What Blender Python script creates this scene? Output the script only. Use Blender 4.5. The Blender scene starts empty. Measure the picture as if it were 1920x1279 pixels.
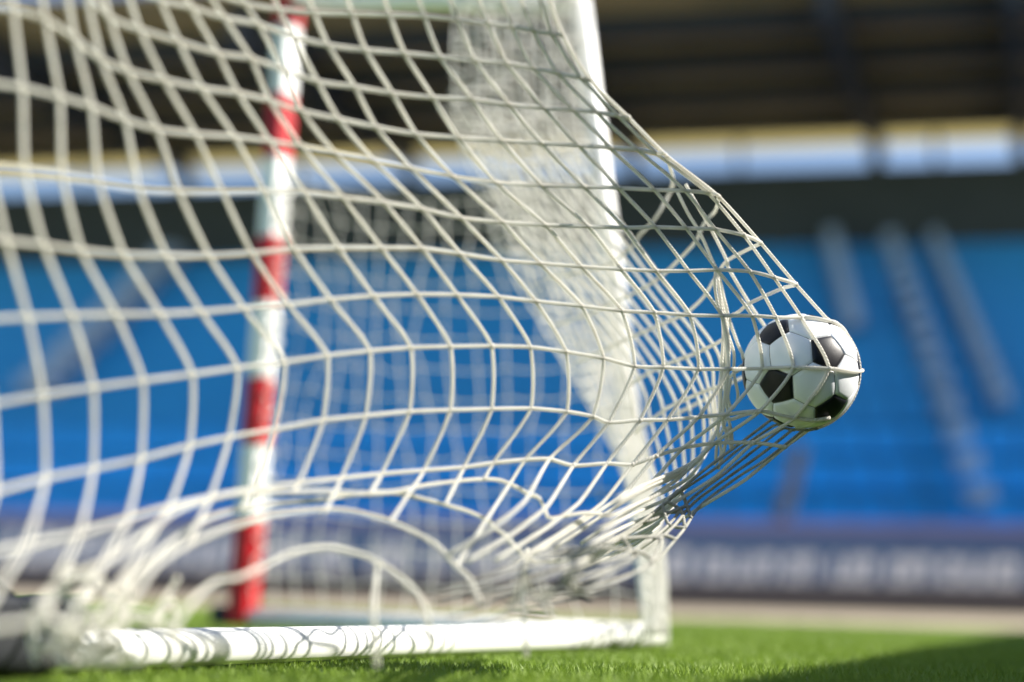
import bpy, math, random
import numpy as np
from mathutils import Vector, Matrix

random.seed(7)
rng = np.random.default_rng(7)
SC = bpy.context.scene
COL = SC.collection

# ------------------------------------------------------------------ camera
F = 2076.0                      # focal length in pixels of a 1920 px wide frame
CAM_H = 0.14
PITCH, ROLL = math.radians(12.76), math.radians(1.4)
FWD = np.array([0, math.cos(PITCH), math.sin(PITCH)])
_r0 = np.array([1.0, 0, 0]); _u0 = np.array([0, -math.sin(PITCH), math.cos(PITCH)])
RGT = math.cos(ROLL) * _r0 + math.sin(ROLL) * _u0
UPV = -math.sin(ROLL) * _r0 + math.cos(ROLL) * _u0
CAM = np.array([0, 0, CAM_H])

cd = bpy.data.cameras.new('camera'); cam = bpy.data.objects.new('camera', cd); COL.objects.link(cam)
cd.sensor_width = 36.0; cd.lens = F / 1920 * 36.0
cd.clip_start = 0.05; cd.clip_end = 1500
cam.matrix_world = Matrix(((RGT[0], UPV[0], -FWD[0], CAM[0]), (RGT[1], UPV[1], -FWD[1], CAM[1]),
                           (RGT[2], UPV[2], -FWD[2], CAM[2]), (0, 0, 0, 1)))
cd.dof.use_dof = True; cd.dof.focus_distance = 2.06; cd.dof.aperture_fstop = 0.60
SC.camera = cam

# ------------------------------------------------------------------ world and sun
SUN_AZ, SUN_EL = math.radians(94), math.radians(38)     # azimuth clockwise from +Y
W = bpy.data.worlds.new('World'); SC.world = W; W.use_nodes = True
wn = W.node_tree; wn.nodes.clear()
sky = wn.nodes.new('ShaderNodeTexSky'); sky.sky_type = 'NISHITA'; sky.sun_disc = False
sky.sun_elevation = SUN_EL; sky.sun_rotation = SUN_AZ
sky.air_density = 1.0; sky.dust_density = 1.0; sky.ozone_density = 1.5
bg = wn.nodes.new('ShaderNodeBackground'); bg.inputs['Strength'].default_value = 0.10
wo = wn.nodes.new('ShaderNodeOutputWorld')
wn.links.new(sky.outputs[0], bg.inputs[0]); wn.links.new(bg.outputs[0], wo.inputs[0])
ld = bpy.data.lights.new('sun', 'SUN'); ld.energy = 4.7; ld.angle = math.radians(0.5); ld.color = (1.0, 0.95, 0.86)
sun = bpy.data.objects.new('sun', ld); COL.objects.link(sun)
SUN = np.array([math.sin(SUN_AZ) * math.cos(SUN_EL), math.cos(SUN_AZ) * math.cos(SUN_EL), math.sin(SUN_EL)])
sun.rotation_euler = Vector(SUN).to_track_quat('Z', 'Y').to_euler()
sun.location = (10, 4, 12)
SC.view_settings.view_transform = 'Standard'; SC.view_settings.look = 'None'
SC.view_settings.gamma = 1.0; SC.view_settings.use_curve_mapping = False
SC.view_settings.exposure = 1.2

# ------------------------------------------------------------------ measuring helpers
def un(x, y, t):                # a point of the place seen at pixel (x, y), t metres along the view axis
    return CAM + t * (FWD + RGT * (x - 960) / F - UPV * (y - 639.5) / F)
def ground(x, y):
    d = un(x, y, 1) - CAM
    return CAM + d * (-CAM[2] / d[2])
def on_plane(x, y, p0, n):
    d = un(x, y, 1) - CAM
    return CAM + d * (((p0 - CAM) @ n) / (d @ n))
def V3(a, b=0, c=0): return np.array([a, b, c], float)

# ------------------------------------------------------------------ materials
def mat(name, col, rough=0.6, noise=None, bump=None, spec=0.5, metal=0.0, rope=False, transl=0.0):
    m = bpy.data.materials.new(name); m.use_nodes = True
    nt = m.node_tree; N = nt.nodes; L = nt.links
    b = N['Principled BSDF']
    b.inputs['Roughness'].default_value = rough; b.inputs['Metallic'].default_value = metal
    b.inputs['Specular IOR Level'].default_value = spec
    b.inputs['Base Color'].default_value = (*col, 1)
    tc = N.new('ShaderNodeTexCoord')
    if noise:
        sc_, col2, lo, hi = noise
        n = N.new('ShaderNodeTexNoise'); n.inputs['Scale'].default_value = sc_; n.inputs['Detail'].default_value = 6
        r = N.new('ShaderNodeValToRGB'); r.color_ramp.elements[0].position = lo; r.color_ramp.elements[1].position = hi
        r.color_ramp.elements[0].color = (*col, 1); r.color_ramp.elements[1].color = (*col2, 1)
        L.new(tc.outputs['Object'], n.inputs['Vector']); L.new(n.outputs['Fac'], r.inputs['Fac'])
        L.new(r.outputs['Color'], b.inputs['Base Color'])
    if bump:
        sc_, st, dist = bump
        n = N.new('ShaderNodeTexNoise'); n.inputs['Scale'].default_value = sc_; n.inputs['Detail'].default_value = 5
        bp = N.new('ShaderNodeBump'); bp.inputs['Strength'].default_value = st; bp.inputs['Distance'].default_value = dist
        L.new(tc.outputs['Object'], n.inputs['Vector']); L.new(n.outputs['Fac'], bp.inputs['Height'])
        L.new(bp.outputs['Normal'], b.inputs['Normal'])
    if rope:                    # twisted lay, from the strand's own (round, along) coordinates
        s = N.new('ShaderNodeSeparateXYZ'); L.new(tc.outputs['UV'], s.inputs[0])
        m1 = N.new('ShaderNodeMath'); m1.operation = 'MULTIPLY'; m1.inputs[1].default_value = 3.0
        m2 = N.new('ShaderNodeMath'); m2.operation = 'MULTIPLY_ADD'; m2.inputs[1].default_value = 150.0
        m3 = N.new('ShaderNodeMath'); m3.operation = 'MULTIPLY'; m3.inputs[1].default_value = 6.28318
        m4 = N.new('ShaderNodeMath'); m4.operation = 'SINE'
        L.new(s.outputs[0], m1.inputs[0]); L.new(s.outputs[1], m2.inputs[0]); L.new(m1.outputs[0], m2.inputs[2])
        L.new(m2.outputs[0], m3.inputs[0]); L.new(m3.outputs[0], m4.inputs[0])
        bp = N.new('ShaderNodeBump'); bp.inputs['Strength'].default_value = 0.7; bp.inputs['Distance'].default_value = 0.0008
        L.new(m4.outputs[0], bp.inputs['Height']); L.new(bp.outputs['Normal'], b.inputs['Normal'])
    if transl:
        t = N.new('ShaderNodeBsdfTranslucent'); t.inputs[0].default_value = (*col, 1)
        mx = N.new('ShaderNodeMixShader'); mx.inputs[0].default_value = transl
        o = N['Material Output']
        L.new(b.outputs[0], mx.inputs[1]); L.new(t.outputs[0], mx.inputs[2]); L.new(mx.outputs[0], o.inputs['Surface'])
        if noise: L.new(r.outputs['Color'], t.inputs[0])
    return m

M = dict(
    net=mat('net_cord', (0.86, 0.84, 0.78), 0.75, noise=(35, (0.77, 0.74, 0.67), 0.45, 0.75), spec=0.25, rope=True, transl=0.52),
    soiled=mat('soiled_net_cord', (0.52, 0.51, 0.46), 0.8, noise=(25, (0.36, 0.36, 0.31), 0.4, 0.7), spec=0.2, rope=True, transl=0.25),  # darker copy of the net cord, shade painted into the lower strands
    netside=mat('net_cord_fine', (0.84, 0.83, 0.79), 0.75, spec=0.25, rope=True, transl=0.5),
    white=mat('white_paint', (0.80, 0.80, 0.78), 0.38, noise=(14, (0.66, 0.66, 0.63), 0.5, 0.8)),
    red=mat('red_paint', (0.43, 0.006, 0.012), 0.5, noise=(18, (0.36, 0.006, 0.010), 0.5, 0.8), spec=0.25),
    steel=mat('dark_steel', (0.030, 0.033, 0.042), 0.6),
    rubber=mat('black_rubber', (0.014, 0.016, 0.02), 0.7, bump=(40, 0.4, 0.004)),
    hexa=mat('white_leather', (0.82, 0.84, 0.87), 0.42, noise=(24, (0.62, 0.61, 0.58), 0.60, 0.80), bump=(420, 0.16, 0.0006)),
    pent=mat('black_leather', (0.007, 0.007, 0.011), 0.42, bump=(420, 0.16, 0.0006), spec=0.35),
    seam=mat('seam_thread', (0.30, 0.30, 0.30), 0.8),
    seat=mat('blue_plastic', (0.003, 0.28, 0.62), 0.55, noise=(0.35, (0.003, 0.24, 0.55), 0.4, 0.7)),
    conc=mat('concrete', (0.20, 0.21, 0.23), 0.85, noise=(3, (0.16, 0.17, 0.19), 0.4, 0.7)),
    step=mat('blue_grey_steps', (0.32, 0.42, 0.55), 0.85, noise=(3, (0.28, 0.37, 0.50), 0.4, 0.7)),
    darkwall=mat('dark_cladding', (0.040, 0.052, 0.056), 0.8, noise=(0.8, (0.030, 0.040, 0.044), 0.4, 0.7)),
    deck=mat('roof_deck', (0.38, 0.27, 0.14), 0.8, noise=(0.7, (0.26, 0.19, 0.10), 0.4, 0.7)),
    rooflight=mat('rooflight_sheet', (0.66, 0.60, 0.36), 0.6, transl=0.70),
    board=mat('blue_board', (0.065, 0.125, 0.26), 0.5),
    boardtop=mat('violet_rail', (0.20, 0.19, 0.38), 0.5),
    boardbase=mat('grey_brown_skirt', (0.10, 0.085, 0.085), 0.8),
    letter=mat('white_lettering', (0.74, 0.73, 0.76), 0.6),
    track=mat('tan_track', (0.42, 0.35, 0.25), 0.9, noise=(2.2, (0.34, 0.28, 0.20), 0.4, 0.7)),
    turf=mat('turf', (0.12, 0.19, 0.02), 0.9, noise=(5, (0.09, 0.15, 0.014), 0.35, 0.7)),
    blade=mat('grass_blade', (0.21, 0.31, 0.035), 0.6, noise=(3.0, (0.16, 0.25, 0.025), 0.35, 0.7), transl=0.35),
    plaster=mat('grey_render', (0.12, 0.12, 0.12), 0.9, noise=(2, (0.10, 0.10, 0.10), 0.4, 0.7)),
    glass=mat('window_glass', (0.03, 0.04, 0.05), 0.08),
)

# ------------------------------------------------------------------ object helpers
def tag(o, label=None, cat=None, group=None, kind=None):
    if label: o['label'] = label
    if cat: o['category'] = cat
    if group: o['group'] = group
    if kind: o['kind'] = kind
    return o
def thing(name, loc, label, cat):
    o = bpy.data.objects.new(name, None); COL.objects.link(o); o.location = loc; o.empty_display_size = 0.1
    return tag(o, label, cat)
def link(name, me, m, parent=None, kind=None):
    o = bpy.data.objects.new(name, me); COL.objects.link(o)
    if m is not None and not me.materials: me.materials.append(m)
    if parent is not None:
        o.parent = parent
        w = Vector((0, 0, 0)); p = parent
        while p is not None: w += p.location; p = p.parent
        o.location = -w
    if kind: o['kind'] = kind
    return o
def mesh(name, v, f, smooth=False):
    me = bpy.data.meshes.new(name); me.from_pydata([tuple(map(float, p)) for p in v], [], f); me.update()
    if smooth: me.polygons.foreach_set('use_smooth', [True] * len(me.polygons))
    return me
class MB:
    def __init__(s): s.v = []; s.f = []
    def hexa(s, c):             # eight corners: bottom four, top four
        k = len(s.v); s.v += list(c)
        for q in ((3, 2, 1, 0), (4, 5, 6, 7), (0, 1, 5, 4), (1, 2, 6, 5), (2, 3, 7, 6), (3, 0, 4, 7)): s.f.append(tuple(k + i for i in q))
        return s
    def box(s, c, ax, ay, az):  # centre and three half-axes
        c, ax, ay, az = map(np.asarray, (c, ax, ay, az))
        return s.hexa([c - ax - ay - az, c + ax - ay - az, c + ax + ay - az, c - ax + ay - az,
                       c - ax - ay + az, c + ax - ay + az, c + ax + ay + az, c - ax + ay + az])
    def bar(s, a, b, w, h, up=(0, 0, 1)):
        a, b = np.asarray(a, float), np.asarray(b, float); d = b - a; L = np.linalg.norm(d); d = d / L
        x = np.cross(d, up); x /= np.linalg.norm(x); y = np.cross(x, d)
        return s.box((a + b) / 2, d * L / 2, x * w / 2, y * h / 2)
    def build(s, name, m, parent=None, kind=None, bevel=0):
        o = link(name, mesh(name, s.v, s.f), m, parent, kind)
        if bevel:
            md = o.modifiers.new('bevel', 'BEVEL'); md.width = bevel; md.segments = 2; md.limit_method = 'ANGLE'
        return o

def catmull(P, sub, tight=0.0):
    P = np.asarray(P, float); n = len(P)
    E = np.vstack([2 * P[0] - P[1], P, 2 * P[-1] - P[-2]])
    out = []
    for i in range(n - 1):
        a, b, c, d = E[i:i + 4]
        t = (np.arange(sub) / sub)[:, None]
        lin = b + (c - b) * t
        out.append(tight * lin + (1 - tight) * 0.5 * (2 * b + (c - a) * t + (2 * a - 5 * b + 4 * c - d) * t ** 2 + (3 * b - a - 3 * c + d) * t ** 3))
    return np.vstack(out + [P[-1:]])
def tube_data(P, rad, sides=8):
    P = np.asarray(P, float)
    keep = np.r_[True, np.linalg.norm(np.diff(P, axis=0), axis=1) > 1e-5]; P = P[keep]; n = len(P)
    T = np.gradient(P, axis=0); T /= np.linalg.norm(T, axis=1)[:, None]
    a = np.cross(T[0], [0.31, 0.52, 0.79]); a /= np.linalg.norm(a)
    A = np.zeros((n, 3)); A[0] = a
    for i in range(1, n):
        a = a - T[i] * (a @ T[i]); a /= np.linalg.norm(a); A[i] = a
    B = np.cross(T, A)
    th = np.arange(sides) / sides * 2 * math.pi
    R = rad if np.ndim(rad) else np.full(n, rad)
    v = (P[:, None, :] + R[:, None, None] * (np.cos(th)[None, :, None] * A[:, None, :] + np.sin(th)[None, :, None] * B[:, None, :])).reshape(-1, 3)
    s = np.r_[0, np.cumsum(np.linalg.norm(np.diff(P, axis=0), axis=1))]
    f = []; uv = []
    for i in range(n - 1):
        for j in range(sides):
            k = (j + 1) % sides
            f.append((i * sides + j, i * sides + k, (i + 1) * sides + k, (i + 1) * sides + j))
            u0, u1 = j / sides, (j + 1) / sides
            uv += [u0, s[i], u1, s[i], u1, s[i + 1], u0, s[i + 1]]
    f.append(tuple(range(sides))[::-1]); f.append(tuple((n - 1) * sides + j for j in range(sides)))
    uv += [0, 0] * (2 * sides)
    return v, f, uv
def tube(name, P, rad, m, parent, sides=8, kind=None):
    v, f, uv = tube_data(P, rad, sides)
    me = mesh(name, v, f, True)
    l = me.uv_layers.new(name='strand'); l.data.foreach_set('uv', uv)
    return link(name, me, m, parent, kind)

# ------------------------------------------------------------------ ground
def sheet(name, x0, x1, y0, y1, z, m, rot=0.0, n=1):
    c, s = math.cos(rot), math.sin(rot)
    v = [(c * x + s * y, -s * x + c * y, z) for x, y in ((x0, y0), (x1, y0), (x1, y1), (x0, y1))]
    return tag(link(name, mesh(name, v, [(0, 1, 2, 3)]), m), kind='structure')
YAW = math.radians(9)           # the stand is turned a little to the camera
AX = V3(math.cos(YAW), -math.sin(YAW)); BX = V3(math.sin(YAW), math.cos(YAW)); ZX = V3(0, 0, 1)
def S(u, w, z): return AX * u + BX * w + ZX * z
sheet('track', -400, 400, -400, 600, -0.012, M['track'])
sheet('pitch', -60, 60, -90, 7.15, -0.004, M['turf'], YAW)

# ------------------------------------------------------------------ grandstand
stand = thing('grandstand', S(0, 14.2, 0), 'large roofed grandstand with rows of blue seats behind the goal', 'grandstand')
U0, U1 = -24.0, 13.0
R1 = 26.0
ROWS, PD, PH = 11, 0.76, 0.57
W0, Z0 = 14.0, 0.55
for i in range(ROWS):
    w = W0 + i * PD; z = Z0 + i * PH
    MB().box(S((U0 + U1) / 2, w + PD / 2 - 0.002 * 0, z / 2), AX * (U1 - U0) / 2, BX * (PD / 2 - 0.002), ZX * (z / 2)).build('terrace_step', M['conc'], stand)
def seat_row_mesh():
    b = MB()
    n = int((U1 - U0 - 0.3) / 0.5)
    for k in range(n):
        u = U0 + 0.3 + k * 0.5
        c = AX * u
        b.box(c + BX * 0.28 + ZX * 0.40, AX * 0.235, BX * 0.19, ZX * 0.025)
        b.box(c + BX * 0.475 + ZX * 0.60, AX * 0.235, BX * 0.022, ZX * 0.25)
        b.box(c + BX * 0.34 + ZX * 0.19, AX * 0.03, BX * 0.03, ZX * 0.187)
    return mesh('seat_row', b.v, b.f)
srm = seat_row_mesh()
for i in range(ROWS):
    o = link('seat_row', srm, M['seat'], stand)
    o.location = Vector(S(0, W0 + i * PD, Z0 + i * PH)) - stand.location
WB = W0 + ROWS * PD + 0.06; ZT = Z0 + ROWS * PH
# aisles on the rake, traced from the photo
def rake(x, y, lift=0.62):
    n = np.cross(AX, BX * PD + ZX * PH); p0 = S(0, W0, Z0 + lift)
    return on_plane(x, y, p0, n)
def aisle(x0, y0, x1, y1, width):
    a, c = rake(x0, y0), rake(x1, y1)
    b = MB(); n = 13
    for k in range(n):
        p = a + (c - a) * (k + 0.5) / n
        b.box(p - ZX * 0.02, AX * width / 2, BX * 0.30, ZX * 0.12)
    b.build('stair_aisle', M['step'], stand)
aisle(330, 470, 60, 735, 0.50)
aisle(1662, 440, 1845, 960, 0.24)
aisle(1745, 440, 1880, 760, 0.16)
aisle(1555, 440, 1600, 610, 0.22)
b = MB(); p, q = rake(1500, 840, 1.0), rake(1466, 975, 1.0); b.bar(p, q, 0.16, 0.08); b.build('handrail', M['steel'], stand)
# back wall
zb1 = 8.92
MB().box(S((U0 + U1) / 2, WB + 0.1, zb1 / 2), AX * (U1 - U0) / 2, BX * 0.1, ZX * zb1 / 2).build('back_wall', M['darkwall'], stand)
# front wall behind the boards
MB().box(S((U0 + U1) / 2, W0 - 0.12, 0.45), AX * (U1 - U0) / 2, BX * 0.1, ZX * 0.45).build('front_wall', M['conc'], stand)
# roof, rising to the front
RS = 0.10; ZR = 9.74; WR0, WR1 = WB + 0.9, 16.8
def roof_z(w): return ZR + RS * (WR0 - w)
edges = [WR0, WR0 - 1.25, WR0 - 2.6, WR0 - 3.9, WR0 - 5.1, WR1]
for k in range(len(edges) - 1):
    wa, wb_ = edges[k], edges[k + 1] + 0.004
    c = []
    for dz in (0.0, 0.12):
        c += [S(U0, wb_, roof_z(wb_) + dz), S(R1, wb_, roof_z(wb_) + dz), S(R1, wa, roof_z(wa) + dz), S(U0, wa, roof_z(wa) + dz)]
    MB().hexa(c).build('rooflight_panel' if k == 0 else 'roof_panel', M['rooflight'] if k == 0 else M['deck'], stand)
for k, w in enumerate(edges[1:-1]):
    MB().box(S((U0 + R1) / 2, w, roof_z(w) - 0.17), AX * (R1 - U0) / 2, BX * (0.22 if k else 0.10), ZX * 0.16).build('purlin', M['steel'], stand)
# steel roof beams and posts of the open strip under the roof
bn = BX
def back_pt(x, y, w=None):
    return on_plane(x, y, S(0, (WB + 0.5) if w is None else w, 0), bn)
DV = FWD + RGT * (1982 - 960) / F - UPV * (1394 - 639.5) / F; DV /= np.linalg.norm(DV)
for x in (-60, 350, 770, 1190, 1642, 1915, 2200):
    p = back_pt(x, 276 + (1900 - x) * 0.024); p[2] = roof_z(WB + .5) - 0.02
    q = p - DV * 6.2
    side = np.cross(DV, ZX); side /= np.linalg.norm(side)
    b = MB(); c = []
    for P, dep in ((p, 0.20), (q, 0.85)):
        pass
    c = [p - side * .13 - ZX * 0.30, p + side * .13 - ZX * 0.30, q + side * .13 - ZX * 0.95, q - side * .13 - ZX * 0.95,
         p - side * .13 + ZX * 0.02, p + side * .13 + ZX * 0.02, q + side * .13 + ZX * 0.02, q - side * .13 + ZX * 0.02]
    b.hexa(c).build('roof_beam', M['steel'], stand)
    MB().box([p[0], p[1], (zb1 + p[2]) / 2], AX * 0.13, BX * 0.13, ZX * (p[2] - zb1 + 0.3) / 2).build('roof_post', M['steel'], stand)
for x in (1385, 1755, 560, 980, 160):
    p = back_pt(x, 290)
    MB().box([p[0], p[1], (zb1 + roof_z(WB + .5)) / 2], AX * 0.05, BX * 0.05, ZX * (roof_z(WB + .5) - zb1 - 0.02) / 2).build('mullion', M['steel'], stand)

# ------------------------------------------------------------------ advertising hoarding
WH = 13.24
hoard = thing('advertising_hoarding', S(0, WH, 0), 'long low blue advertising hoarding with white lettering in front of the stand', 'hoarding')
PW = 2.5
for k in range(-5, 5):
    u = (k + 0.5) * PW
    pn = MB().box(S(u, WH, 0.60), AX * (PW / 2 - 0.006), BX * 0.03, ZX * 0.275).build('panel', M['board'], hoard)
    MB().box(S(u, WH, 0.165), AX * (PW / 2 - 0.006), BX * 0.05, ZX * 0.158).build('skirt', M['boardbase'], hoard)
    MB().box(S(u, WH, 0.945), AX * (PW / 2 - 0.006), BX * 0.05, ZX * 0.068).build('top_rail', M['boardtop'], hoard)
def glyph(x0, x1, y0, y1, kind, tail=0):
    P0 = S(0, WH - 0.034, 0)
    b = MB()
    p00 = on_plane(x0, y1, P0, BX); p10 = on_plane(x1, y1, P0, BX); p01 = on_plane(x0, y0, P0, BX)
    wv = p10 - p00; wv[2] = 0; hv = ZX * (p01 - p00)[2]; sl = wv / np.linalg.norm(wv) * hv[2] * 0.15
    th = 0.32
    def st(a, c, d, e):         # stroke as a fraction box, slanted a little
        q = [p00 + wv * s_ + hv * t_ + sl * t_ for s_, t_ in ((a, d), (c, d), (c, e), (a, e))]
        b.hexa([q[0], q[1], q[1] + BX * .02, q[0] + BX * .02, q[3], q[2], q[2] + BX * .02, q[3] + BX * .02])
    st(0, th, -tail, 1); st(1 - th, 1, 0.0, 0.97)
    if kind != 1: st(th + .005, 1 - th - .005, 0.72, 1.0)
    if kind != 2: st(th + .005, 1 - th - .005, 0.0, 0.28)
    b.build('lettering', M['letter'], hoard)
gl = [(1242, 1292, 1030, 1085, 0, 0), (1312, 1358, 1036, 1094, 0, .35), (1370, 1408, 1038, 1094, 1, 0), (1414, 1452, 1038, 1094, 2, 0),
      (1468, 1496, 1038, 1096, 0, 0), (1500, 1528, 1038, 1096, 2, 0), (1556, 1596, 1040, 1098, 1, 0), (1600, 1638, 1040, 1098, 0, 0),
      (1662, 1704, 1042, 1098, 0, .35), (1708, 1746, 1042, 1098, 2, 0), (1762, 1800, 1044, 1098, 0, 0), (1808, 1850, 1044, 1100, 1, 0), (1858, 1912, 1044, 1100, 0, 0)]
for (x0, x1) in ((-8, 22), (40, 84), (94, 128), (140, 180), (196, 224), (232, 262), (276, 306), (318, 346), (362, 402), (412, 440),
                 (500, 530), (536, 566), (592, 640), (690, 720), (726, 764), (800, 830), (876, 910), (916, 950), (1004, 1034), (1040, 1070), (1120, 1160)):
    gl.append((x0, x1, 990 + x0 * 0.036, 1056 + x0 * 0.026, random.choice((0, 1, 2)), 0))
for g in gl: glyph(*g)

# ------------------------------------------------------------------ club building added out of view on the right to throw the grass shadow
E0, E1 = ground(1400, 1279), ground(1920, 1182)
ed = (E1 - E0); ed[2] = 0; ed /= np.linalg.norm(ed)
HB = 3.2
off = V3(math.sin(SUN_AZ), math.cos(SUN_AZ)) * HB / math.tan(SUN_EL)
nb = V3(ed[1], -ed[0])
base = E0 + off
club = thing('club_building', base + nb * 1.5, 'flat-roofed dark grey club building beside the pitch, right of the picture', 'building')
a, c_ = base - ed * 13, base + ed * 9
cen = (a + c_) / 2 + nb * 1.6 + ZX * (HB - 0.2) / 2
MB().box(cen, ed * 10.9, nb * 1.5, ZX * (HB - 0.2) / 2).build('wall', M['plaster'], club)
MB().box((a + c_) / 2 + nb * 1.6 + ZX * (HB - 0.1 + .001), ed * 11.0, nb * 1.6, ZX * 0.098).build('roof', M['steel'], club)
for k in range(-3, 4):
    if k == 0: continue
    p = (a + c_) / 2 + ed * k * 2.2 + nb * 0.09 + ZX * 1.9
    wdw = MB().box(p, ed * .6, nb * .03, ZX * .5).build('window', M['white'], club)
    MB().box(p - nb * .032, ed * .54, nb * .004, ZX * .44).build('pane', M['glass'], wdw)
p = (a + c_) / 2 + nb * 0.09 + ZX * 1.05
MB().box(p, ed * .5, nb * .03, ZX * 1.04).build('door', M['red'], club)

# ------------------------------------------------------------------ goal frame
A0 = ground(455, 1172); B0 = ground(1232, 1212); L0 = ground(130, 1262)
sd = B0 - A0; sd /= np.linalg.norm(sd)                       # front to rear
rd = V3(sd[1], -sd[0]);                                     # along the rear, towards the camera's left
if rd @ (L0 - B0) < 0: rd = -rd
rdl = (L0 - B0) / np.linalg.norm(L0 - B0)                   # as traced (a touch off square)
nside = np.cross(sd, ZX)
RT = on_plane(1087, 2, A0, nside)                           # top of the rear post
goal = thing('football_goal', A0, 'tubular goal frame with a red and white striped square post and white rear bars', 'goal')
GH = 2.50
post = MB().bar(A0 + ZX * 0.0, A0 + ZX * GH, 0.078, 0.078, up=tuple(sd)).build('front_post', M['white'], goal, bevel=0.006)
def zpost(y):
    x = 455 + (1172 - y) * 0.0735
    return on_plane(x, y, A0, np.array([0, 1.0, 0]))[2]
bands = [(1200, 975), (835, 710), (570, 445), (300, 180), (55, -70)]
for y0, y1 in bands:
    z0, z1 = max(zpost(y0), 0.0015), min(zpost(y1), GH - .002)
    MB().bar(A0 + ZX * z0, A0 + ZX * z1, 0.0815, 0.0815, up=tuple(sd)).build('red_band', M['red'], post, bevel=0.006)
MB().box(A0 - sd * 0.085 + ZX * 0.035, sd * 0.04, rd * 0.045, ZX * 0.034).build('ground_socket', M['rubber'], goal, bevel=0.006)
crossbar = MB().bar(A0 + ZX * (GH + 0.04) - rd * 0.039, A0 + ZX * (GH + 0.04) + rd * 5, 0.078, 0.076).build('crossbar', M['white'], goal, bevel=0.006)
def pipe(name, P, r): return tube(name, P, r, M['white'], goal, sides=20)
n = 14
pipe('rear_post', [B0 + (RT - B0) * k / n for k in range(n + 1)], 0.034)
pipe('side_top_bar', [A0 + ZX * (GH - 0.03) + sd * 0.04, RT + ZX * 0.0 - sd * 0.03], 0.036)
pipe('side_ground_bar', [A0 + sd * 0.045 + ZX * 0.031, B0 + ZX * 0.031 - sd * 0.02], 0.030)
pipe('rear_ground_bar', [B0 + ZX * 0.034 + rdl * 0.0, B0 + rdl * 4.2 + ZX * 0.034], 0.032)
pipe('rear_top_bar', [RT, RT + rdl * 4.2], 0.032)


# black weight on the rear bar, near left
wp = L0 + rdl * 0.16
wt = thing('anchor_weight', wp, 'black rubber anchor weight on the rear ground bar, bottom left', 'weight')
vv = []; ff = []
nu, nv = 20, 12
for i in range(nv + 1):
    ph = -math.pi / 2 + math.pi * i / nv
    for j in range(nu):
        th = 2 * math.pi * j / nu
        sp = lambda x, e: math.copysign(abs(x) ** e, x)
        x = sp(math.cos(ph), .5) * sp(math.cos(th), .5); y = sp(math.cos(ph), .5) * sp(math.sin(th), .5); z = sp(math.sin(ph), .6)
        vv.append(wp + rdl * x * 0.15 + nb * 0 + np.cross(ZX, rdl) * y * 0.085 + ZX * (0.062 + z * 0.06 + 0.008 * math.sin(5 * x)))
for i in range(nv):
    for j in range(nu):
        ff.append((i * nu + j, i * nu + (j + 1) % nu, (i + 1) * nu + (j + 1) % nu, (i + 1) * nu + j))
link('sack', mesh('sack', vv, ff, True), M['rubber'], wt)
hp = [wp + ZX * (0.115 + 0.035 * math.sin(math.pi * k / 8)) + rdl * (-0.05 + 0.0125 * k) for k in range(9)]
tube('carry_strap', hp, 0.008, M['rubber'], wt)

# ------------------------------------------------------------------ the ball
BT = 2.12
BC = un(1500.5, 696, BT); BR = 107.5 * BT / F
ball = thing('football', BC - ZX * BR, 'black and white football caught in the bulging net', 'football')
phi = (1 + 5 ** .5) / 2
ICO = np.array([(0, s1, s2 * phi) for s1 in (1, -1) for s2 in (1, -1)] + [(s1, s2 * phi, 0) for s1 in (1, -1) for s2 in (1, -1)] +
               [(s2 * phi, 0, s1) for s1 in (1, -1) for s2 in (1, -1)], float)
ICO /= np.linalg.norm(ICO[0])
adj = (ICO @ ICO.T > 0.4) & (ICO @ ICO.T < 0.9)
vz = CAM - BC; vz /= np.linalg.norm(vz); vx = np.cross(UPV, vz); vx /= np.linalg.norm(vx); vy = np.cross(vz, vx)
def bd(px, py):
    x, y = (px - 645) / 375, (695 - py) / 375
    return x * vx + y * vy + math.sqrt(max(0, 1 - x * x - y * y)) * vz
T4 = np.array([bd(495, 790), bd(822, 570), bd(470, 440), bd(830, 940)])
i3 = 0; i2 = int(np.where(adj[0])[0][0]); com = [int(k) for k in np.where(adj[i3] & adj[i2])[0]]
best = None
for cc in (com, com[::-1]):
    Q = ICO[[i3, i2, *cc]]
    Um, _, Vt = np.linalg.svd(Q.T @ T4)
    D = np.diag([1, 1, np.sign(np.linalg.det(Vt.T @ Um.T))]); R = Vt.T @ D @ Um.T
    err = np.linalg.norm(Q @ R.T - T4)
    if best is None or err < best[0]: best = (err, R)
IV = ICO @ best[1].T
def panel(poly, m):
    poly = np.array(poly); c = poly.mean(0); n = len(poly); per = 7
    ts = [0.0, 0.3, 0.55, 0.75, 0.87, 0.93, 0.965, 0.985]
    v = [c / np.linalg.norm(c) * BR]; f = []
    for t in ts[1:]:
        for i in range(n):
            for k in range(per):
                e = poly[i] + (poly[(i + 1) % n] - poly[i]) * k / per
                p = c + (e - c) * t; p /= np.linalg.norm(p)
                dip = max(0.0, (t - 0.80) / 0.185)
                v.append(p * (BR - 0.0026 * dip ** 3))
    K = n * per
    for j in range(K): f.append((0, 1 + j, 1 + (j + 1) % K))
    for r in range(len(ts) - 2):
        o = 1 + r * K
        for j in range(K): f.append((o + j, o + K + j, o + K + (j + 1) % K, o + (j + 1) % K))
    # orientation outwards
    a_, b_, c2 = (np.array(v[k]) for k in f[0])
    if np.cross(b_ - a_, c2 - a_) @ a_ < 0: f = [q[::-1] for q in f]
    link('panel', mesh('panel', np.array(v) + BC, f, True), m, ball)
tri = [(i, j, k) for i in range(12) for j in range(i) for k in range(j) if adj[i, j] and adj[j, k] and adj[i, k]]
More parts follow.
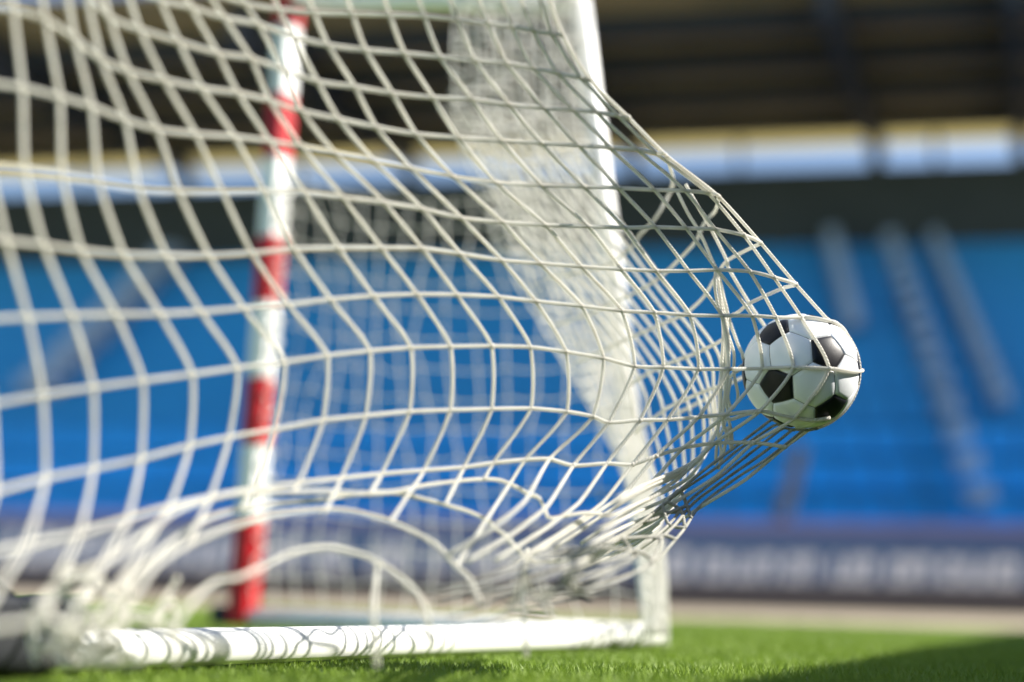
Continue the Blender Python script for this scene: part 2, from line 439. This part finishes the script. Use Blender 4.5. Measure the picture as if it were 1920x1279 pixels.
def order(pts):
    pts = np.array(pts); c = pts.mean(0); nrm = c / np.linalg.norm(c); e = pts[0] - c; e2 = np.cross(nrm, e)
    return pts[np.argsort(np.arctan2((pts - c) @ e2, (pts - c) @ e))]
third = lambda i, j: IV[i] * 2 / 3 + IV[j] / 3
for i in range(12): panel(order([third(i, j) for j in range(12) if adj[i, j]]), M['pent'])
for (i, j, k) in tri: panel(order([third(x, y) for x, y in ((i, j), (j, i), (j, k), (k, j), (k, i), (i, k))]), M['hexa'])
vv = []; ff = []
for i in range(25):
    for j in range(48):
        a_, t_ = math.pi * i / 24, 2 * math.pi * j / 48
        vv.append(BC + (BR - 0.0022) * np.array([math.sin(a_) * math.cos(t_), math.sin(a_) * math.sin(t_), math.cos(a_)]))
for i in range(24):
    for j in range(48): ff.append((i * 48 + j, (i + 1) * 48 + j, (i + 1) * 48 + (j + 1) % 48, i * 48 + (j + 1) % 48))
link('seam_layer', mesh('seam_layer', vv, ff, True), M['seam'], ball)

# ------------------------------------------------------------------ the net
net = thing('goal_net', B0 + rdl * 0.9, 'white cord goal net stretched to the right by the ball', 'net')
RAD = 0.0036
def off_ball(P, r=RAD, ray=False):
    P = np.array(P, float)
    if ray:
        lim = BR + r + 0.0004
        for i, p in enumerate(P):
            if np.linalg.norm(p - BC) < lim:
                d = p - CAM; d /= np.linalg.norm(d); m = d @ (BC - CAM)
                h = m * m - (BC - CAM) @ (BC - CAM) + lim * lim
                if h > 0: P[i] = CAM + d * (m - math.sqrt(h))
        return P
    d = P - BC; l = np.linalg.norm(d, axis=1); lim = BR + r + 0.0004
    k = l < lim
    P[k] = BC + d[k] * (lim / l[k])[:, None]
    return P
def dnear(x, y):                # how far the near face of the net stands, along the view
    d = np.interp(x, [-250, 0, 300, 540, 800, 1000, 1200, 1330, 1430, 1500, 1560, 1610], [1.30, 1.40, 1.53, 1.66, 1.80, 1.90, 1.98, 2.02, 2.03, 2.045, 2.08, 2.12])
    d *= 1 - np.interp(x, [0, 500, 900, 1200], [-0.02, 0.0, 0.05, 0.07]) * min(1, max(0, (440 - y) / 440))
    if x < 1300: d *= 1 - 0.16 * min(1, max(0, (y - 890) / 260)) * min(1, (1300 - x) / 200)
    return d
def dfar(x, y):
    return 2.14 + max(0, 1400 - x) * 0.0017 + max(0, 480 - y) * 0.0006
# rows: traced heights; columns: traced x on every row
rowline = {
 'F': [(-60, -560), (95, -480), (180, -300), (300, -160), (430, -70), (575, -55), (800, -50), (950, -40), (1050, -25)],
 'E': [(-60, -440), (95, -380), (180, -190), (240, -110), (300, -72), (380, -22), (430, 0), (500, 16), (575, 22), (800, 30), (950, 48), (1050, 66)],
 'D': [(-60, -300), (95, -250), (180, -80), (240, -25), (300, 0), (343, 9), (408, 31), (477, 44), (524, 56), (565, 76), (650, 91), (760, 100), (854, 110), (948, 118), (1041, 136), (1106, 150)],
 'C': [(-60, -150), (95, -110), (140, -50), (180, 12), (211, 38), (274, 60), (343, 81), (408, 100), (471, 110), (508, 118), (565, 150), (630, 157), (715, 172), (785, 182), (885, 186), (979, 200), (1073, 206), (1135, 212), (1180, 221)],
 'B': [(-60, 5), (0, 14), (40, 20), (95, 40), (150, 80), (195, 117), (240, 134), (305, 150), (380, 166), (446, 175), (502, 188), (570, 210), (665, 230), (760, 250), (879, 260), (979, 266), (1073, 272), (1120, 275), (1200, 281), (1250, 292)],
 'A': [(-60, 150), (42, 165), (112, 182), (172, 200), (235, 225), (295, 243), (367, 252), (440, 257), (505, 265), (555, 273), (627, 287), (750, 311), (894, 341), (1020, 348), (1154, 352), (1227, 356), (1294, 358), (1325, 361), (1347, 368)]}
colx = {
 'F': [-60, -45, -10, 35, 80, 118, 150, 185, 238, 296, 352, 430, 492, 560, 632, 702, 765, 825, 880, 925, 960, 990, 1010, 1020],
 'E': [-55, -40, -5, 40, 88, 128, 165, 210, 270, 328, 388, 460, 522, 588, 660, 730, 795, 858, 915, 960, 1000, 1025, 1045, 1055],
 'D': [-50, -35, 0, 45, 95, 138, 180, 235, 300, 358, 420, 485, 550, 615, 685, 758, 825, 890, 950, 1000, 1045, 1080, 1098, 1106],
 'C': [-55, -30, 10, 62, 115, 160, 205, 262, 335, 408, 471, 530, 595, 665, 735, 812, 885, 955, 1020, 1075, 1118, 1150, 1168, 1178],
 'B': [-110, -40, 25, 85, 140, 190, 240, 308, 378, 446, 505, 565, 635, 705, 780, 860, 940, 1015, 1085, 1145, 1195, 1222, 1240, 1249],
 'A': [-110, -32, 42, 112, 172, 235, 295, 367, 440, 505, 565, 627, 700, 770, 850, 930, 1015, 1095, 1160, 1227, 1285, 1318, 1338, 1347]}
# index 0 is column -1 ... 22 entries follow (c0 .. c21) ; rows A-F carry one extra left column
traced = {
 'G': [(-150, 295), (-90, 300), (-20, 312), (47, 320), (117, 330), (185, 342), (260, 355), (335, 360), (417, 360), (495, 359), (570, 361), (642, 370), (720, 380), (792, 392), (865, 409), (943, 417), (1023, 422), (1104, 425), (1171, 427), (1229, 426), (1287, 428), (1341, 430), (1395, 441), (1426, 455)],
 'H': [(-145, 438), (-65, 445), (12, 452), (82, 460), (152, 470), (232, 478), (312, 480), (392, 480), (472, 475), (552, 467), (635, 465), (715, 465), (792, 466), (863, 476), (941, 488), (1013, 494), (1090, 500), (1165, 505), (1230, 508), (1291, 508), (1345, 506), (1406, 509), (1451, 520), (1492, 533)],
 'I': [(-115, 601), (-32, 599), (52, 595), (135, 592), (217, 590), (300, 589), (377, 585), (457, 578), (540, 571), (620, 562), (700, 555), (782, 552), (857, 553), (935, 557), (1005, 565), (1091, 574), (1166, 583), (1227, 586), (1294, 591), (1354, 592), (1410, 592), (1455, 595), (1503, 596), (1556, 604)],
 'J': [(-110, 775), (-15, 758), (80, 741), (175, 727), (268, 714), (361, 702), (446, 690), (534, 679), (614, 667), (694, 658), (771, 652), (845, 650), (922, 649), (995, 651), (1062, 660), (1132, 672), (1190, 687), (1244, 689), (1310, 692), (1366, 692), (1429, 691), (1488, 689), (1555, 691), (1603, 697)],
 'K': [(-105, 945), (-10, 922), (85, 897), (175, 879), (265, 860), (356, 836), (430, 820), (515, 805), (606, 788), (686, 780), (768, 772), (845, 769), (922, 767), (996, 766), (1063, 772), (1112, 781), (1141, 792), (1200, 788), (1252, 787), (1310, 782), (1362, 777), (1425, 771), (1490, 784), (1556, 783)],
 'L': [(-150, 1075), (-50, 1045), (50, 1022), (150, 1000), (240, 973), (318, 950), (395, 932), (475, 917), (560, 906), (640, 897), (715, 889), (795, 882), (870, 876), (925, 868), (985, 862), (1030, 861), (1075, 873), (1138, 869), (1186, 871), (1230, 855), (1281, 840), (1340, 831), (1413, 830), (1472, 838)]}
arcs = [
 [(120, 1085), (190, 1058), (236, 1027), (288, 988), (328, 960), (380, 940), (445, 925), (537, 922), (610, 921), (675, 926), (740, 922), (800, 910), (885, 900), (932, 900), (960, 910), (991, 926), (1010, 934), (1021, 954), (1030, 972), (1060, 968), (1100, 962), (1150, 965), (1200, 945), (1255, 915)],
 [(150, 1190), (230, 1100), (300, 1035), (380, 978), (445, 957), (511, 945), (610, 935), (675, 925), (740, 924), (800, 937), (850, 951), (879, 960), (913, 976), (929, 991), (948, 1004), (963, 1022), (1000, 1050), (1060, 1050), (1130, 1020)],
 [(150, 1240), (184, 1204), (210, 1162), (256, 1109), (295, 1057), (354, 1020), (420, 992), (445, 985), (511, 966), (603, 956), (659, 959), (724, 976), (760, 990), (813, 1018), (854, 1060), (882, 1087), (900, 1130)],
 [(240, 1250), (305, 1207), (331, 1168), (367, 1122), (406, 1090), (446, 1083), (485, 1066), (544, 1038), (609, 1026), (659, 1035), (708, 1053), (773, 1103), (800, 1150), (806, 1205)],
 [(-40, 1180), (60, 1165), (90, 1140), (92, 1110), (88, 1150), (130, 1175), (200, 1168), (260, 1150), (330, 1190), (420, 1215)],
 [(60, 1150), (120, 1085), (170, 1075), (205, 1120), (230, 1180), (200, 1235), (150, 1215), (120, 1170)]]
NC = 24
K2 = {}
for r, xs in colx.items():
    xs = [xs[0] - 70] + xs[:-3] + [(xs[-3] + xs[-2]) / 2, xs[-1]]
    ln = rowline[r]; X = [p[0] for p in ln]; Y = [p[1] for p in ln]
    K2[r] = [(x, float(np.interp(x, X, Y)) + (0 if x >= X[0] else 0)) for x in xs]
K2.update(traced)
ROWN = 'FEDCBAGHIJKL'
KN = {}
for r in ROWN:
    for j, (x, y) in enumerate(K2[r]):
        d = dnear(x, y)
        if r in 'GH' and j == NC - 1: d = 2.08
        if r in 'L' and j >= 20: d = 2.06
        if r == 'K' and j >= 22: d = 2.09
        KN[r, j] = un(x, y, d)
        if r in 'IJK' and math.hypot(x - 1500.5, y - 696) < 104: KN[r, j] = off_ball([un(x, y, BT)], ray=True)[0]
knots = []
rowpts = {}
# above the frame the net runs on up to the rear top bar
TOPK = {}
for j in range(NC):
    bp = RT + rdl * np.interp(j, [0, NC - 1], [3.3, 0.45])
    for i in range(7): TOPK[i, j] = bp + (KN['F', j] - bp) * i / 7.0
for i in range(7):
    tube('horizontal_strand', catmull([TOPK[i, j] for j in range(NC)], 6, 0.3), RAD, M['net'], net)
far = {
 'B': [(1262, 345), (1238, 395), (1222, 418), (1200, 440), (1185, 463), (1160, 484), (1135, 498), (1080, 512), (1020, 520)],
 'A': [(1341, 396), (1322, 416), (1304, 453), (1280, 480), (1258, 502), (1235, 522), (1200, 544), (1160, 563), (1100, 590), (1040, 610)],
 'G': [(1410, 464), (1363, 489), (1345, 515), (1320, 556), (1298, 578), (1279, 591), (1229, 613), (1185, 632), (1150, 648), (1080, 680)],
 'H': [(1466, 541), (1405, 569), (1385, 585), (1366, 597), (1358, 634), (1310, 660), (1263, 678), (1222, 696), (1180, 722)],
 'J': [],
 'I': [(1590, 640), (1580, 680), (1500, 690), (1394, 690), (1353, 722), (1325, 732), (1281, 751), (1250, 766), (1225, 785), (1190, 810)],
 'K': []}
for r in ROWN:
    P = [KN[r, j] for j in range(NC)]
    if r == 'J':                                            # carried on round the ball
        for k in range(1, 9):
            a_ = k * 0.20
            q = BC + (BR + RAD) * (math.cos(a_) * vx + math.sin(a_) * (-vz) + 0.03 * vy)
            P.append(q)
        P += [un(1392, 708, 2.3), un(1330, 745, 2.36), un(1260, 780, 2.42)]
    else:
        fx = far.get(r, [])
        for (x, y) in fx:
            dd = dfar(x, y)
            if r == 'I' and x > 1400: dd = 2.20
            if r == 'K' and x > 1380: dd = 2.13
            P.append(un(x, y, dd))
    C = off_ball(catmull(P, 8, 0.3))
    rowpts[r] = C
    tube('horizontal_strand', C, RAD, M['net'], net)
for j in range(NC):
    P = [KN[r, j] for r in ROWN]
    head = [TOPK[i, j] for i in range(7)]
    if j >= 19 and j < NC:                                  # below the ball: run on into the gathered sweep
        pass
    if j == NC - 1:                                         # the strand that outlines the ball on the right
        i0 = ROWN.index('I')
        P = P[:i0 + 1] + [un(x, y, 2.12) for x, y in ((1582, 632), (1601, 666), (1606, 697), (1599, 734), (1573, 767), (1531, 796), (1500, 818), (1472, 838))]
    # continue under the last row
    x, y = K2['L'][j]
    if j < 15:
        # the lower curtain runs on down-left until it meets one of the slack arcs
        arc = arcs[(1, 2, 1, 0, 2)[j % 5]]; ax_ = [q[0] for q in arc[:16]]; ay_ = [q[1] for q in arc[:16]]
        px_, py_ = x, y
        for q in range(40):
            px_, py_ = px_ - 3.2 - 0.5 * (j % 3), py_ + 6.5
            if py_ >= np.interp(px_, ax_, ay_): break
            if q % 6 == 5: P.append(un(px_, py_, dnear(px_, py_)))
        if py_ > y + 14: P.append(un(px_, py_, dnear(px_, py_)))
    else:
        kx = (j - 15) / 8.0
        tx = 1095 + 60 * kx; 
        ex = [(x + (1290 - x) * 0.0 - 45 - 30 * kx, y + 62 + 16 * (1 - kx)), (x - 100 - 65 * kx, y + 125 - 8 * kx), (x - 190 - 80 * kx, y + 180 + 10 * kx), (x - 320 - 110 * kx, y + 228 + 20 * kx)]
        P += [un(a_, b_, np.interp(a_, [900, 1150, 1300, 1450], [1.64, 1.94, 2.05, 2.06])) for a_, b_ in ex[:3] if b_ < 1215]
    tube('vertical_strand', off_ball(off_ball(catmull(head + P, 8, 0.5), ray=(j < NC - 1))), RAD * 0.93, M['net'], net)
for r in ROWN:
    for j in range(NC):
        if not (r in 'IJK' and j == NC - 1): knots.append(KN[r, j])

# slack arcs of the lower rows
for k, a_ in enumerate(arcs):
    P = [un(x, y, dnear(x, y) + (0.03 if k % 2 else 0.0)) for x, y in a_]
    tube('slack_strand', catmull(P, 8), RAD, M['net'], net)

# far face: cords running down from behind the ball to the gathered sweep
mid = [1150, 1172, 1192, 1212, 1234, 1256, 1280, 1303, 1325, 1345]
bulge = [42, 48, 55, 62, 62, 63, 52, 36, 18, 4]
endp = [(1245, 950), (1258, 935), (1270, 922), (1282, 905), (1296, 885), (1315, 860), (1328, 838), (1338, 815), (1345, 808), (1348, 800)]
for k in range(10):
    m0 = mid[k]
    pts = [(m0 - 325, 200), (m0 - 240, 335), (m0 - 165, 440), (m0 - 85, 548), (m0, 660), (m0 + bulge[k] * 0.75, 735), (m0 + bulge[k], 790), endp[k]]
    pts.append((endp[k][0] - 40, endp[k][1] + 60)); pts.append((endp[k][0] - 130, endp[k][1] + 105)); pts.append((endp[k][0] - 190, endp[k][1] + 135))
    P = [un(x, y, dfar(x, y)) for x, y in pts[:-3]] + [un(x, y, d_) for (x, y), d_ in zip(pts[-3:], (2.08, 1.92, 1.6))]
    tube('far_strand', catmull(P, 8), RAD * 0.93, M['net'], net)
for pts in ([(1285, 345), (1310, 390), (1334, 431), (1363, 489), (1366, 503), (1405, 569), (1435, 613), (1470, 660)],
            [(1270, 360), (1290, 400), (1313, 438), (1335, 488), (1348, 519), (1360, 572), (1366, 594), (1376, 625), (1396, 668), (1440, 700)]):
    tube('far_strand', off_ball(catmull([un(x, y, 2.16 if x < 1410 else 2.22) for x, y in pts], 8)), RAD * 0.93, M['net'], net)

# slack bundle hanging left of the ball
bund = [[(1342, 500), (1341, 540), (1347, 575), (1356, 605), (1361, 650), (1363, 700), (1358, 750), (1355, 790), (1362, 815), (1356, 850), (1346, 880)],
        [(1346, 520), (1352, 575), (1356, 620), (1354, 665), (1352, 715), (1351, 770), (1346, 810), (1352, 850), (1338, 872)],
        [(1348, 540), (1360, 600), (1367, 640), (1366, 690), (1361, 740), (1366, 785), (1372, 815), (1372, 845), (1364, 800)],
        [(1362, 600), (1365, 625), (1376, 662), (1376, 700), (1383, 735), (1382, 752), (1372, 765), (1365, 745), (1370, 710)],
        [(1358, 560), (1364, 590), (1359, 640), (1358, 700), (1364, 760), (1357, 800), (1345, 830), (1342, 862)]]
for k, pts in enumerate(bund):
    tube('slack_strand', catmull([un(x, y, 2.07 + 0.012 * k) for x, y in pts], 8), RAD * 0.9, M['net'], net)
tube('slack_strand', catmull([un(x, y, 2.055) for x, y in ((1345, 782), (1352, 785), (1362, 784), (1372, 786), (1395, 778), (1425, 771))], 6), RAD, M['net'], net)

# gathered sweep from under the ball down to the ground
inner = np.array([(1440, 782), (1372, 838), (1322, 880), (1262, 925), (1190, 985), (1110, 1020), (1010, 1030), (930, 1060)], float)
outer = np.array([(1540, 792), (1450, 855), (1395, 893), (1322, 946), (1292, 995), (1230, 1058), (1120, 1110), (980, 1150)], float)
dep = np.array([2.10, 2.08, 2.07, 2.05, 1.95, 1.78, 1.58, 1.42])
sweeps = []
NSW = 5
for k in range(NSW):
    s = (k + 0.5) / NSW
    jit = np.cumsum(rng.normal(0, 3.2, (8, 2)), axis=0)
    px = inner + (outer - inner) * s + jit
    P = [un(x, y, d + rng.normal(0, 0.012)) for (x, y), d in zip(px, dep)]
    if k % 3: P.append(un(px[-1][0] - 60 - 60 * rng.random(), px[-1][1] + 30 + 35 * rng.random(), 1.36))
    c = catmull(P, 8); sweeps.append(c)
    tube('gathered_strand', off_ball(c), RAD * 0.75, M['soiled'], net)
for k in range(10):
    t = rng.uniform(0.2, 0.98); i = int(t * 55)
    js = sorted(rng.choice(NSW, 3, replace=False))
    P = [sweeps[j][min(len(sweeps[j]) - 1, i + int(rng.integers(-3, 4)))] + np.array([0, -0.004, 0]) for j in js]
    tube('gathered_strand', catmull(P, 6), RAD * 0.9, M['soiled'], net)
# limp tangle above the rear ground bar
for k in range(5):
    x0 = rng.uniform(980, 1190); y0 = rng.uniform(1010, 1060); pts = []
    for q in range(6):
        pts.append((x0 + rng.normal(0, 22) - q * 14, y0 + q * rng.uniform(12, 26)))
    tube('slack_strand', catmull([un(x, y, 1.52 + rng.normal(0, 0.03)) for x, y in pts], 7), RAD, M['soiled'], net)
# cords tied down to the rear bar
for x, y in ((705, 1205), (985, 1182)):
    pts = [(x + 4, y - 152), (x - 4, y - 70), (x, y), (x + 2, min(1250, y + 50))]
    tube('tie_cord', catmull([un(a_, b_, dnear(a_, b_) + 0.05) for a_, b_ in pts], 6), RAD, M['net'], net)
# heap of net at bottom left
for k in range(14):
    x0, y0 = rng.uniform(90, 250), rng.uniform(1085, 1200); pts = []
    ang = rng.uniform(0, 6.28)
    for q in range(7):
        ang += rng.normal(0, 0.7)
        pts.append((np.clip(x0 + 30 * q * math.cos(ang) * 0.6, 60, 330), np.clip(y0 + 22 * q * math.sin(ang), 1060, 1246)))
    tube('slack_strand', catmull([un(x, y, 1.47 + rng.normal(0, 0.02)) for x, y in pts], 7), RAD, M['net'], net)

# net bunched along the rear post
Ly = [-60, 0, 60, 200, 330, 440, 560, 640, 700, 800, 860, 960, 1100, 1205]
Lx = [860, 856, 850, 842, 888, 930, 985, 1032, 1068, 1128, 1158, 1190, 1205, 1210]
Rx = [1082, 1088, 1096, 1106, 1114, 1150, 1168, 1180, 1186, 1206, 1216, 1236, 1252, 1255]
def flap(s, y, q=0.0):
    l, r = np.interp(y, Ly, Lx), np.interp(y, Ly, Rx)
    t = np.interp(y, [0, 1205], [RT_t, B_t]) - 0.10 - 0.25 * (1 - s) - q
    return un(l + (r - l) * s, y, t)
RT_t = float((RT - CAM) @ FWD); B_t = float((B0 - CAM) @ FWD)
NF = 24
for k in range(NF):
    s = (k / (NF - 1)) ** 0.75
    P = []
    for y in np.linspace(-60, 1190, 26):
        P.append(flap(s + rng.normal(0, 0.018), y, 0.06 * math.sin(k * 1.7 + y * 0.012)))
    tube('bunched_strand', catmull(P, 3), RAD * 0.9, M['netside'], net, sides=6)
yy = -50.0; k = 0
while yy < 1180:
    P = []
    for s in np.linspace(0, 1, 14):
        P.append(flap(s, yy + 16 * s + 7 * math.sin(s * 9 + k) + rng.normal(0, 3.5), 0.06 * math.sin(s * 8 + k * 1.3)))
    tube('bunched_strand', catmull(P, 3), RAD * 0.9, M['netside'], net, sides=6)
    yy += 15 if yy < 300 else 27; k += 1

# side net between the striped post and the rear post
LS = np.linalg.norm((B0 - A0)[:2])
def side(s, z, sag=0):
    top = GH + (RT[2] - GH) * s
    zz = z / GH * top * (1 - 0.04 * math.sin(math.pi * s)) - sag
    lean = (RT - B0) * (zz / max(RT[2], .1)); lean[2] = 0
    return A0 + sd * (0.05 + s * (LS - 0.06)) + lean * s + ZX * max(zz, 0.035)
NSC = 15; NSR = 15
SK = {}
for i in range(NSR):
    for j in range(NSC):
        SK[i, j] = side(j / (NSC - 1), 0.06 + i * 0.1165 + rng.normal(0, 0.006)) + sd * rng.normal(0, 0.007) + nside * (0.05 * math.sin(j * 0.7) * math.sin(i * 0.5) + rng.normal(0, .01))
def sagline(P, sag):
    out = []
    for a_, c in zip(P[:-1], P[1:]):
        for t in np.arange(5) / 5: out.append(a_ + (c - a_) * t - ZX * sag * 4 * t * (1 - t))
    out.append(P[-1]); return out
for i in range(NSR): tube('side_horizontal_strand', sagline([SK[i, j] for j in range(NSC)], 0.006), 0.0026, M['netside'], net, sides=6)
for j in range(NSC):
    P = []
    for i in range(NSR):
        P.append(SK[i, j]);
    tube('side_vertical_strand', catmull(P, 4), 0.0026, M['netside'], net, sides=6)
    knots += P
# lacing that ties the side net to the striped post
P = []
for k in range(60):
    z = 0.15 + k * 0.026
    P.append(A0 + sd * (0.062 + 0.016 * math.sin(k * 1.9)) + rd * (0.03 * math.cos(k * 1.9)) + ZX * z)
tube('lacing_cord', catmull(P, 4), 0.004, M['netside'], net, sides=6)

# knots where the cords cross
ov = np.array([(1, 0, 0), (-1, 0, 0), (0, 1, 0), (0, -1, 0), (0, 0, 1), (0, 0, -1)], float)
of = [(0, 2, 4), (2, 1, 4), (1, 3, 4), (3, 0, 4), (2, 0, 5), (1, 2, 5), (3, 1, 5), (0, 3, 5)]
sv = []; 
mid_c = {}
V = [tuple(p) for p in ov]; Fc = []
def mp(a_, b_):
    k = (min(a_, b_), max(a_, b_))
    if k not in mid_c:
        p = (np.array(V[a_]) + np.array(V[b_])); p /= np.linalg.norm(p); V.append(tuple(p)); mid_c[k] = len(V) - 1
    return mid_c[k]
for (a_, b_, c) in of:
    x, y, z = mp(a_, b_), mp(b_, c), mp(c, a_); Fc += [(a_, x, z), (x, b_, y), (z, y, c), (x, y, z)]
V = np.array(V); KV = []; KF = []
for i, p in enumerate(off_ball(knots, 0.004)):
    r = 0.0047 * rng.uniform(.9, 1.15)
    KF += [tuple(q + len(V) * i for q in f) for f in Fc]; KV.append(V * r * rng.uniform(.85, 1.15, 3) + p)
link('cord_knots', mesh('cord_knots', np.vstack(KV), KF, True), M['net'], net, kind='stuff')

# ------------------------------------------------------------------ grass
nbl = 170000
Y = rng.uniform(1.15 ** .5, 8.6 ** .5, nbl) ** 2
X = rng.uniform(-1, 1, nbl) * (0.52 * Y + 0.4)
k = (BX[0] * X + BX[1] * Y) < 7.15 - np.abs(rng.normal(0, .12, nbl))
X, Y = X[k], Y[k]; n = len(X)
hh = rng.uniform(0.012, 0.024, n) * (0.85 + 0.3 * np.sin(X * 2.1 + 1.3 * np.sin(Y * 1.7)))
an = rng.uniform(0, 6.283, n); wd = rng.uniform(0.0016, 0.0030, n); ln = rng.uniform(0.2, 0.9, n) * hh; la = rng.uniform(0, 6.283, n)
cx, sx = np.cos(an) * wd, np.sin(an) * wd
p0 = np.stack([X - cx, Y - sx, np.full(n, -0.004)], 1); p1 = np.stack([X + cx, Y + sx, np.full(n, -0.004)], 1)
p2 = np.stack([X + np.cos(la) * ln, Y + np.sin(la) * ln, hh - 0.004], 1)
GV = np.stack([p0, p1, p2], 1).reshape(-1, 3)
me = bpy.data.meshes.new('grass')
me.vertices.add(3 * n); me.vertices.foreach_set('co', GV.ravel())
me.loops.add(3 * n); me.loops.foreach_set('vertex_index', np.arange(3 * n))
me.polygons.add(n); me.polygons.foreach_set('loop_start', np.arange(0, 3 * n, 3)); me.polygons.foreach_set('loop_total', np.full(n, 3))
me.update(); me.validate()
g = link('grass', me, M['blade'])
tag(g, 'short green turf grass around and behind the goal', 'grass', kind='stuff')
